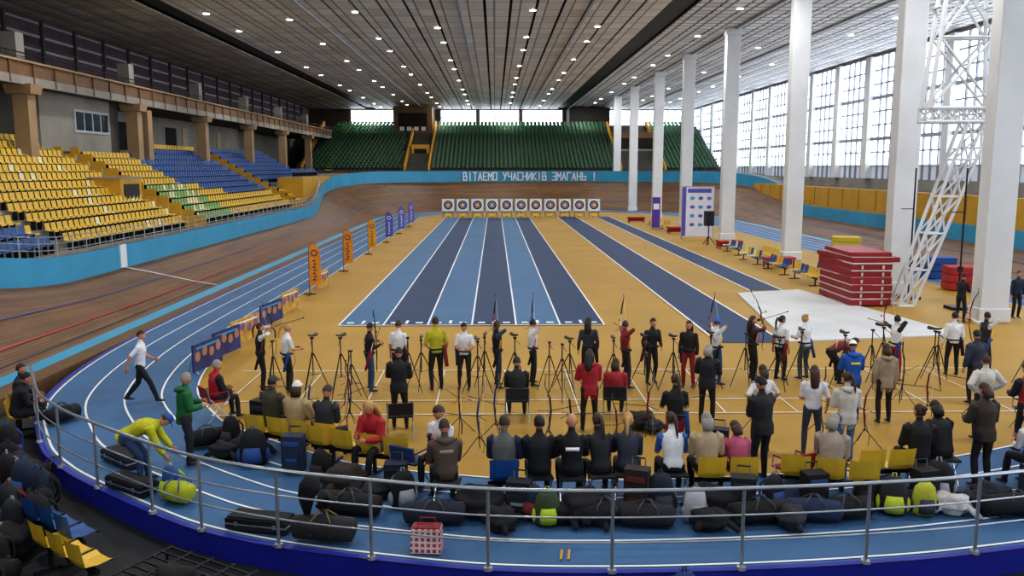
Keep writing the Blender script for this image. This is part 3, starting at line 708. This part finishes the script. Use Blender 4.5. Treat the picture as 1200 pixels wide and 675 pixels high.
def tripod(x,y,h=1.35,scope=True,rz=0,legs=.42):
    mb=MB()
    for k in range(3):
        a=k*2.094+.4; mb.loft([((.03*math.cos(a),.03*math.sin(a),h*.72),.014,.014),((legs*math.cos(a),legs*math.sin(a),0),.009,.009)],mBlk,n=5)
        mb.tube((.03*math.cos(a),.03*math.sin(a),h*.35),(legs*.5*math.cos(a),legs*.5*math.sin(a),h*.36),.006,mBlk,n=4)
    mb.tube((0,0,h*.33),(0,0,h),.014,mBlk); mb.ell((0,0,h*.72),(.04,.04,.035),mBlk,8,5); mb.box((0,0,h),(.06,.08,.04),mBlk); mb.tube((0,0,h-.02),(.05,-.22,h-.12),.008,mBlk,n=4)
    if scope: mb.loft([((0,-.2,h+.11),.018,.018),((0,-.1,h+.08),.026,.026),((0,.02,h+.06),.03,.03),((0,.2,h+.05),.045,.045),((0,.26,h+.05),.045,.045)],C('#2e3330',.4),n=8)
    mb.build('spotting_scope_tripod' if scope else 'tripod_stand',(x,y,.03),rz)
def bowstand(x,y,rz=0,h=1.0,col='#2b2d33'):
    mb=MB()
    for k in range(3):
        a=k*2.094; mb.tube((0,0,.35),(.33*math.cos(a),.33*math.sin(a),0),.008,mBlk,n=4)
    mb.tube((0,0,.3),(0,0,.62),.01,mBlk); c=C(col,.35)
    z0=.72; mb.loft([((0,.0,z0-.28),.014,.02),((0,.03,z0),.015,.02),((0,0,z0+.28),.014,.02)],c,side=(1,0,0),n=5)
    for s in (1,-1): mb.loft([((0,0,z0+.27*s),.02,.006),((0,-.1,z0+.5*s),.016,.005),((0,-.08,z0+.7*s),.01,.005)],mBlk,side=(1,0,0),n=5)
    mb.tube((0,-.08,z0+.7),(0,-.08,z0-.7),.003,mWhite,n=3); mb.tube((0,.02,z0),(.0,.65,z0+.05),.007,mBlk,n=4); mb.tube((0,.02,z0),(.2,-.15,z0-.03),.006,mBlk,n=4); mb.tube((0,.02,z0),(-.2,-.15,z0-.03),.006,mBlk,n=4)
    mb.build('bow_on_stand',(x,y,.03),rz)
def camp_chair(x,y,rz,col='#1d2027',z=.03):
    mb=MB(); c=C(col)
    mb.box((0,.02,.43),(.46,.42,.03),c); mb.box((0,-.22,.6),(.46,.03,.24),c,rx=.12)
    for sx in (-.24,.24):
        mb.tube((sx,.24,0),(sx,-.18,.5),.012,mSteel); mb.tube((sx,-.26,0),(sx,.22,.5),.012,mSteel); mb.tube((sx,-.18,.45),(sx,-.25,.74),.012,mSteel); mb.tube((sx,-.2,.62),(sx,.2,.62),.014,c); mb.tube((sx,.2,.45),(sx,.2,.62),.01,mSteel)
    mb.build('folding_chair',(x,y,z),math.radians(rz))
def stool(x,y,rz=0,col='#1d2027',z=.03):
    mb=MB(); c=C(col); mb.box((0,0,.43),(.4,.34,.035),c)
    for sx in (-.18,.18): mb.tube((sx,.16,.02),(sx,-.14,.42),.012,mSteel); mb.tube((sx,-.16,.02),(sx,.14,.42),.012,mSteel)
    for sy in (-.16,.16): mb.tube((-.18,sy,.02),(.18,sy,.02),.012,mSteel)
    mb.build('folding_stool',(x,y,z),rz)
def backpack(x,y,rz=0,col='#1b1c22',acc='#3a3d48',s=1,z=.03,sx_=1):
    mb=MB(); c,a=C(col,.85),C(acc,.85)
    mb.loft([((0,0,.0),.15,.09),((0,0,.06),.18,.12),((0,.0,.28),.18,.125),((0,-.005,.42),.15,.1),((0,-.01,.5),.08,.05)],c,side=(1,0,0),n=12)
    mb.loft([((0,-.12,.06),.12,.05),((0,-.14,.16),.125,.06),((0,-.12,.27),.10,.04)],a,side=(1,0,0),n=10)
    mb.chain([(-.03,0,.48),(-.02,0,.55),(.02,0,.55),(.03,0,.48)],.01,a,n=5)
    for sx in (-.09,.09): mb.chain([(sx,.08,.42),(sx,.17,.32),(sx,.17,.15),(sx,.1,.05)],.018,a,n=5)
    mb.ell((.18,0,.14),(.035,.06,.1),a,8,6); mb.ell((-.18,0,.14),(.035,.06,.1),a,8,6)
    o=mb.build('backpack',(x,y,z),rz,smooth=True); o.scale=(s*sx_,s,s)
def duffel(x,y,rz=0,col='#17181d',L=.8,z=.03,acc='#444a55',hs=1):
    mb=MB(); c,a=C(col,.85),C(acc,.8); r=.17
    mb.loft([((-L/2,0,r*.95),r*.6,r*.6),((-L/2+.04,0,r),r*.98,r*.9),((0,0,r*1.02),r*1.08,r*.98),((L/2-.04,0,r),r*.98,r*.9),((L/2,0,r*.95),r*.6,r*.6)],c,side=(0,1,0),n=12)
    mb.chain([(-L/2+.03,-.0,2*r-.02),(L/2-.03,0,2*r-.02)],.008,a)
    for sy in (-1,1): mb.chain([(-.15,sy*.16,.12),(-.14,sy*.14,.3),(-.05,sy*.03,.4),(.05,sy*.03,.4),(.14,sy*.14,.3),(.15,sy*.16,.12)],.012,a,n=5)
    o=mb.build('duffel_bag',(x,y,z),rz,smooth=True); o.scale=(1,1,hs)
def rollcase(x,y,rz=0,col='#17181d',acc='#3a3d48',h=.8,z=.03):
    mb=MB(); c,a=C(col,.7),C(acc,.6)
    mb.box((0,0,.04+h/2),(.36,.24,h),c); mb.box((0,-.125,.04+h*.35),(.28,.03,h*.5),c); mb.box((0,-.135,.04+h*.8),(.28,.02,h*.12),a); mb.box((0,-.145,.04+h*.35),(.2,.01,.05),a)
    for sx in (-.14,.14): mb.tube((sx-.02,.1,.04),(sx+.02,.1,.04),.04,mBlk,n=8); mb.tube((sx*.7,.1,h),(sx*.7,.1,h+.16),.01,mSteel)
    mb.tube((-.1,.1,h+.16),(.1,.1,h+.16),.014,mBlk)
    mb.build('wheeled_bow_case',(x,y,z),rz,bevel=.03)
def bowcase(x,y,rz=0,col='#202227',z=.03):
    mb=MB(); c=C(col,.5)
    mb.box((0,0,.10),(.95,.36,.16),c); mb.box((0,0,.19),(.9,.32,.03),mFab); mb.box((0,0,.10),(.97,.38,.02),mSteel)
    for sx in (-.3,.3): mb.box((sx,-.185,.11),(.05,.02,.06),mSteel)
    mb.chain([(-.08,-.18,.1),(-.07,-.23,.1),(.07,-.23,.1),(.08,-.18,.1)],.01,mBlk)
    mb.build('bow_case',(x,y,z),rz,bevel=.02)
def heap(x,y,rz=0,col='#1b1c22',s=1,z=.03):
    mb=MB(); c=M('crumple_'+col[1:],col,.85,.3,10,bump=.6)
    vs=[];
    for d in SV:
        q=1+.18*math.sin(5*d[0]+x*7)*math.cos(4*d[1]+y*5)+.1*math.sin(9*d[2]+x*3)
        vs.append((d[0]*.26*q,d[1]*.2*q,max(0,.14+d[2]*.17*q)))
    mb.raw(vs,SF,c); mb.loft([((.15,-.05,.16),.06,.05),((.3,-.12,.1),.055,.045),((.38,-.2,.04),.04,.03)],c,n=7)
    mb.loft([((-.12,-.1,.15),.06,.05),((-.25,-.2,.06),.05,.04)],c,n=7)
    o=mb.build('crumpled_jacket',(x,y,z),rz,smooth=True); o.scale=(s,s,s)
# ---- archers on the line
W='#d4d6da';K='#17181d';NV='#1d2740'
def arch(x,y,face,pose,top,bot,hair,hc,**k):
    k.setdefault('h',1.6)
    j=person('archer',x,y,face,pose,top,bot,hair,hc,quiver=True,**k)
    if pose=='aim': bow(j['wl']+V((0,.05,0)),math.radians(face+90),0,True,random.choice(['#2b2d33','#b02a2a','#1f4fa0','#dddddd']))
    elif pose in('raise','nock'):
        bow(j['wl']+V((0,.05,.02)),math.radians(face+(10 if pose=='raise' else 70)),.25,False)
    return j
arch(-5.5,19.7,-75,'raise',K,K,'pony','br',arm=W)
arch(-4.85,19.5,-60,'hold',W,K,'pony','bl',sl='short')
arch(-2.95,19.6,-70,'nock',K,'#26476b','short','bk',accent='#d0a040')
arch(-2.3,19.9,-20,'stand',W,K,'short','br',sl='short')
arch(-1.4,19.6,20,'relax','#a9a622',K,'short','br',h=1.74,sl='short')
arch(-.72,19.7,170,'hold',W,K,'short','bk',sl='short')
arch(.05,19.85,-80,'aim',K,'#2a3448','pony','br',arm='#3a4a66')
arch(.9,20.05,-85,'aim',W,K,'short','bk',sl='short')
arch(2.25,20.2,0,'stand','#2a3040',K,'long','bk')
arch(3.1,19.8,-85,'aim','#7c2430','#222228','short','br')
arch(3.8,20.2,-160,'relax','#191a20',K,'short','bk')
arch(4.6,19.8,150,'stand','#1c1a20','#7c1e28','long','bk')
arch(5.35,20.1,-85,'aim',W,'#2b4a7a','short','br',cap='#2a66b8',sl='short')
arch(6.3,20.4,-85,'raise','#16171c',K,'long','br',arm='#5a2430')
arch(7.0,20.4,-60,'stand',W,K,'pony','br',sl='short')
arch(7.65,20.5,30,'hold',W,'#4a5260','bun','bl',sl='short')
arch(8.3,20.1,-85,'bend','#6d2b34','#1a1a20','short','br')
arch(9.85,20.4,-85,'aim','#e0e2e4','#8b2030','short','bk',arm='#26262c')
arch(11.5,20.8,-10,'stand','#dadce0',K,'short','bk')
arch(12.3,20.8,-85,'aim','#2b2c31',K,'short','bk',arm='#cccccc')
person('spectator',15.75,28.2,-60,'phone',K,K,'short','bk')
person('spectator',18.15,29.0,180,'stand',NV,K,'short','br')
# ---- coaches / others behind
person('walking_coach',-7.85,18.6,-80,'walk','#d8dade',K,'short','br',h=1.66,sl='short',accent='#202430')
person('spectator',-5.45,14.6,-60,'hold','#1a6232','#2a2c33','short','gy',hood=True,jacket=True)
person('bending_coach',-5.9,13.75,-80,'bend','#b5b322','#2b4366','short','br',h=1.66,jacket=True,cap='#2b4b8c')
person('seated_coach',-5.8,17.3,-50,'sit','#a4202c','#1b1c22','short','gy',arm='#1b1c22',jacket=True)
person('spectator',-1.92,16.6,0,'hold','#15161b','#17181e','short','bk',jacket=True)
person('seated_coach',.45,17.2,0,'sitlean','#15161b','#202128','short','bk',jacket=True,h=1.72)
person('spectator',1.86,16.35,5,'hold','#981f2c',K,'long','bk',jacket=True,hood=True)
person('seated_coach',2.5,17.3,-10,'sit','#98222c','#1b1c22','mid','br',jacket=True)
person('spectator',4.3,16.8,-25,'hold','#1b1e28','#17181d','mid','gy',jacket=True)
person('spectator',4.45,13.65,20,'phone','#1f2025',K,'short','bk',h=1.74,cap='#1a1a20',jacket=True)
person('archer',3.12,14.3,0,'hold','#1a1a1f','#8a2230','pony','br',sl='short',quiver=True)
person('archer',4.85,15.0,15,'hips','#d6d7da','#23252c','mid','br',sl='short')
person('spectator',7.4,17.1,0,'hold','#1f58ac','#1f222b','short','bk',jacket=True,hood=True,cap='#e8ebf0',accent='#e8d24a')
person('spectator',7.95,16.8,0,'stand','#96866f','#1b1c22','mid','br',jacket=True,hood=True)
person('archer',5.75,14.95,-15,'relax','#d3d4d8','#3a4254','long','br',sl='short')
person('spectator',6.15,14.35,0,'hold','#c0bbb3','#4d6a96','pony','br',hood=True,jacket=True)
person('spectator',9.35,15.7,5,'hips','#ccc8c0','#2b2d33','short','br',jacket=True)
person('spectator',7.95,13.25,10,'hold','#3a3029','#1b1c22','mid','br',jacket=True,h=1.72)
person('spectator',9.75,15.0,10,'hold','#902530','#1b1c22','short','br',arm='#1b1c22',jacket=True)
person('spectator',9.6,14.0,20,'stand','#1b2238','#1b1c22','short','bk',jacket=True)
person('spectator',10.6,18.2,10,'stand','#2c3548','#1b1c22','short','bk',jacket=True)
def seated(x,y,face,top,hair,hc,pose='sitlean',**k):
    k.setdefault('h',1.8); person('seated_spectator',x,y,face,pose,top,k.pop('bot','#1c1d24'),hair,hc,**k)
seated(-4.15,15.4,-25,'#3b3a2c','short','bk','sit',cap='#3c3d31',jacket=True)
seated(-3.6,15.0,-20,'#a8946f','mid','br','sit',cap='#d8d4cc',jacket=True)
seated(-3.05,14.7,-25,'#22262c','short','br','sitphone',jacket=True)
seated(-2.0,14.1,150,'#a8272f','long','bl','sitlean',jacket=True)
seated(-.85,13.6,150,'#d5d6da','short','br','sitphone',sl='short')
seated(-.75,12.55,10,'#4b4038','short','br','sitlean',jacket=True,hood=True,accent='#8c8478')
seated(.13,12.75,-5,'#5b5d5e','short','br','sit',jacket=True,arm='#1c2440')
seated(.68,12.75,0,'#181a20','short','bk','sit',jacket=True)
seated(1.18,12.7,0,'#121318','bald','bk','sit',accent='#f0f0f0',h=1.86)
seated(1.65,12.8,8,'#1d2027','pony','br','sitlean')
seated(2.07,12.85,-8,'#2c3040','pony','bl','sitlean')
seated(2.8,12.85,0,'#ccd0d6','pony','br','sitlean',sl='short',arm='#3a62a8')
seated(3.32,12.85,0,'#a8967a','mid','gy','sit',jacket=True)
seated(3.85,12.9,5,'#a24c68','mid','br','sitlean',jacket=True,h=1.6)
seated(5.25,12.75,-25,'#958a80','mid','gy','sitlean',jacket=True)
seated(6.9,13.25,0,'#17181e','bun','br','sit',jacket=True)
seated(7.4,13.45,10,'#1c1c22','mid','bk','sitlean',jacket=True)
seated(8.7,13.0,10,'#d7d7d7','bun','bl','sitlean')
seated(9.3,13.2,0,'#a7906c','mid','br','sitlean',jacket=True)
seated(-9.9,17.3,-60,'#191a20','short','bk','sitlean',jacket=True,z=-.33)
seated(-10.25,18.1,-70,'#22252c','short','br','sit',jacket=True,z=-.33)
seated(-8.45,11.9,-30,'#15161c','short','bk','sitphone',jacket=True,z=-.33)
finish_people()
bench('yellow_seat_row',4,[sY],-3.6,14.95,math.radians(-22),.02)
bench('yellow_seat_row',3,[sY],-2.55,14.3,math.radians(-25),.02)
bench('yellow_seat_row',2,[sY],-1.85,13.95,math.radians(-15),.02)
bench('yellow_seat_row',1,[sY],-.85,13.5,math.radians(150),.02)
bench('yellow_seat_row',2,[sY],3.6,12.8,0,.02)
bench('yellow_seat_row',3,[sY],5.2,12.7,-.3,.02)
bench('yellow_seat_row',2,[sY],6.2,13.1,.1,.02)
bench('blue_seat_row',1,[sB],.13,12.72,0,.02)
for x,y in ((-.75,12.5),(.68,12.72),(1.18,12.67),(1.65,12.75),(2.07,12.8),(2.8,12.8),(6.9,13.2),(7.4,13.4),(8.7,12.95),(9.3,13.15)): stool(x,y,U(-.2,.2))
bench('yellow_seat_row',2,[sY],-10.0,17.6,math.radians(-65),-.35)
bench('yellow_seat_row',3,[sY],-5.75,11.05,math.radians(-38),-.35)
bench('blue_seat_row',3,[sB],-6.35,11.95,math.radians(-38),-.35)
bench('blue_seat_row',3,[sB],-8.4,11.9,math.radians(-30),-.35)
camp_chair(-5.8,17.27,-50,'#8a1c24'); camp_chair(.45,17.17,0); camp_chair(2.5,17.27,-10); camp_chair(-1.85,16.1,10,'#17181c'); camp_chair(10.6,16.2,0); camp_chair(-9.0,12.9,-40,z=-.33); camp_chair(4.75,13.0,25,'#7a1f28'); camp_chair(-1.4,13.5,-30,'#1f3a6a')
for x,y in ((-5.0,18.9),(-4.2,19.3),(-3.5,19.0),(-3.2,18.6),(-2.0,19.2),(-1.75,19.8),(-.4,19.0),(-.25,19.6),(.45,19.2),(1.25,19.3),(1.5,18.7),(1.75,19.6),(2.75,19.4),(3.45,19.2),(4.15,19.4),(5.0,19.3),(5.9,19.6),(6.7,19.6),(7.3,19.8),(8.9,19.6),(8.0,19.0),(9.3,19.9),(10.4,19.6),(10.8,20.2),(12.9,19.8)):
    tripod(x,y,U(1.15,1.4),R()<.75,U(-.3,.3),U(.32,.45))
for x,y in ((-4.2,17.2),(-3.6,16.2),(-3.1,17.6),(-2.9,16.6),(-.7,16.2),(-.3,15.0),(0,15.8),(1.0,15.3),(1.35,15.1),(2.1,14.4),(2.9,15.6),(3.5,15.9),(5.2,16.4),(6.3,15.9),(6.9,15.3),(8.9,16.9),(9.0,18.2),(10.2,17.3),(11.2,16.2),(12.0,17.6)):
    bowstand(x,y,U(-2.5,2.5),col=random.choice(['#2b2d33','#7a2430','#26447a','#2b2d33']))
# bags: a mix of backpacks, upright cases and jackets behind the seats
BC=['#15161b','#1b1c22','#20232c','#23304a','#15161b','#2b2320','#1a2338']
AC=['#30333c','#22242b','#6a2a2a','#2c4f8c','#8a8f98']
for k,(x,y) in enumerate(((-4.6,16.2),(-4.3,14.6),(-4.5,15.2),(-3.4,14.1),(-2.9,13.8),(-2.4,13.3),(-1.6,13.1),(-1.35,12.5),(-.2,12.2),(.3,12.15),(.62,12.2),(1.25,12.15),(2.1,12.2),(2.5,12.2),(3.3,12.25),(3.75,12.25),(4.2,12.4),(4.55,12.6),(4.8,12.25),(5.7,12.4),(6.25,12.7),(6.6,12.6),(7.0,12.6),(7.6,12.6),(8.3,12.5),(8.75,12.5),(3.0,16.5),(4.0,14.6),(-5.0,15.6),(9.3,12.5))):
    x+=U(-.08,.08); y+=U(-.1,.1)
    c=BC[k%7]; t=(k*5+k//3)%4
    if t==0: rollcase(x,y,U(-.5,.5),c,AC[k%5],U(.5,.72))
    elif t==1: backpack(x,y,U(-.7,.7),c,AC[(k+2)%5],U(1.0,1.3),sx_=U(.85,1.1))
    elif t==2: heap(x,y,U(-1,1),c,U(1.1,1.5)); heap(x+.2,y-.25,U(-1,1),['#2b2d33','#15161b'][k%2],.8)
    else:
        backpack(x,y,U(-.5,.5),c,AC[(k+1)%5],U(.95,1.15)); heap(x+.12,y-.28,U(-1,1),['#1b1c22','#23304a','#3a3d44','#14151a'][k%4],.85)
backpack(.75,11.9,.1,'#3e4a30','#a5bd2a',1.05); backpack(2.95,12.0,.2,'#a9acb2','#8b8f98',1.0); backpack(6.0,12.2,-.3,'#2b2d33','#b5c23a',1.15); backpack(6.45,12.15,-.1,'#b0b23a','#3a3d48',1.0)
for x,y,r,L,c in ((-2.2,12.35,-.3,1.0,'#15161b'),(-.9,11.95,0,.9,'#1c2030'),(1.6,11.9,.05,1.0,'#15161b'),(2.2,11.8,-.1,.8,'#1f2126'),(3.9,11.9,.15,.9,'#15161b'),(4.7,11.95,-.2,.8,'#22304e'),(-5.4,15.6,.6,.8,'#15161b'),(7.8,12.1,.1,1.0,'#1c1d22'),(8.9,12.1,.2,1.0,'#4a2226'),(5.2,12.0,.2,.8,'#15161b'),(-8.9,17.2,1.0,.7,'#15161b')):
    duffel(x,y,r,c,L)
for x,y,c in ((-1.9,13.0,'#2a2c30'),(.95,12.0,'#15161b'),(3.1,11.7,'#14151a'),(6.9,12.2,'#b8b8b8'),(7.3,12.3,'#1b1c22'),(8.2,12.1,'#b0b0b0'),(-4.9,14.9,'#1b1c22'),(4.3,11.75,'#2a2c30'),(.1,11.75,'#15161b')): heap(x,y,U(-1,1),c,1.0)
duffel(-2.4,11.4,-.15,'#2a2b2c',.9,acc='#7a6a40',hs=1.1)
mb=MB(); mb.loft([((-.1,0,.0),.04,.04),((-.12,.05,.25),.12,.1),((-.05,0,.42),.16,.12),((.0,-.02,.58),.1,.08)],mFab,n=9); mb.loft([((.1,0,.1),.1,.08),((.2,.02,.3),.1,.08),((.3,0,.2),.05,.05)],mFab,n=8)
mb.build('draped_jacket',(-2.55,11.5,.36),0,smooth=True)
bowcase(-6.6,14.3+.4,-.7); bowcase(-5.9,13.95-.55,-.6); bowcase(-3.4,11.85,-.25,'#1c1d20'); bowcase(-4.3,16.9,.3)
backpack(-5.15,13.1,-.6,'#2c4f8c','#a8c02a',1.0); duffel(-4.95,12.85,-.4,'#a5ae2a',.5,acc='#2c4f8c')
mChk=brickmat('checked_bag_weave','#a8323a','#b9535a','#e0d4d0',.08,.08,.016,.6,rot=(math.pi/2,0,0),offset=0)
mb=MB(); mb.box((0,0,.17),(.42,.26,.34),mChk,taper=.94); mb.chain([(-.12,-.12,.3),(-.1,-.1,.42),(.1,-.1,.42),(.12,-.12,.3)],.01,C('#a02830'),n=5); mb.chain([(-.12,.12,.3),(-.1,.1,.42),(.1,.1,.42),(.12,.12,.3)],.01,C('#a02830'),n=5); mb.box((0,0,.345),(.36,.2,.02),C('#7a2a30'))
mb.build('checked_shopping_bag',(-.94,11.08,.03),-.08,bevel=.03)
mb=MB()
for k in range(9): mb.tube((0,k*.16,.25),(1.6,k*.16-.1,.25),.018,mBlk,n=5)
for k in range(5): mb.tube((k*.4,-.1,.25),(k*.4,1.3,.25),.022,mBlk,n=5)
for sx in (0,1.6):
    for sy in (0,1.2): mb.tube((sx,sy,0),(sx,sy,.25),.02,mBlk,n=5)
mb.build('metal_barrier_rack',(-5.2,10.4,-.35),-.5)
for k,(x,y) in enumerate(((-7.1,12.9),(-6.9,12.4),(-7.6,12.9),(-7.9,13.9),(-8.4,14.3),(-6.9,11.3),(-7.4,13.5),(-8.9,15.2),(-9.3,15.9),(-7.2,12.3),(-6.6,10.5))): backpack(x,y,U(-1,1),BC[k%7],AC[k%5],U(1.1,1.4),z=-.33)
for x,y,r in ((-7.4,11.9,.6),(-8.6,13.4,1.0),(-6.8,10.9,.2),(-7.9,14.9,.8)): duffel(x,y,r,'#14151a',.8,z=-.33)
for x,y,c in ((-7.6,12.3,'#23304a'),(-8.2,13.2,'#15161b'),(-8.5,14.8,'#1b1c22'),(-7.0,11.8,'#101114'),(-4.1,10.4,'#15161b')): heap(x,y,U(-1,1),c,1.5,z=-.33)
duffel(-1.3,9.75,0,'#8c1f28',.6,z=-.33); backpack(2.35,10.0,.3,'#23386e','#2b2d33',1.1,z=-.33); duffel(2.75,10.05,0,'#d6d3cc',.5,z=-.33)
mb=MB()
for x in (.85,.95): mb.raw([(x,10.75,.035),(x+.035,10.75,.035),(x+.075,11.05,.035),(x+.04,11.05,.035)],[(0,1,2,3)],mYw)
mb.build('yellow_tape_mark')
# ------------------------------------------------------------------ world / camera
w=bpy.data.worlds.new('sky'); bpy.context.scene.world=w; w.use_nodes=True
w.node_tree.nodes['Background'].inputs[0].default_value=(.8,.88,1,1); w.node_tree.nodes['Background'].inputs[1].default_value=1
cd=bpy.data.cameras.new('camera'); cam=bpy.data.objects.new('camera',cd); bpy.context.collection.objects.link(cam)
cd.sensor_width=36; cd.lens=30; cd.clip_end=500; cam.location=(0,0,5.2); cam.rotation_euler=(math.radians(82),0,math.radians(-1.15))
bpy.context.scene.camera=cam
# whole scene is laid out at 1:1.1 -> bring to metres
S=1.1
for o in bpy.data.objects:
    if o.parent is None:
        o.location=o.location*S
        if o.type!='CAMERA': o.scale=o.scale*S
    if o.type=='LIGHT': o.data.energy*=S*S
sc=bpy.context.scene; sc.view_settings.view_transform='Standard'
try: sc.view_settings.look='Medium High Contrast'
except Exception: pass
sc.view_settings.exposure=-.12
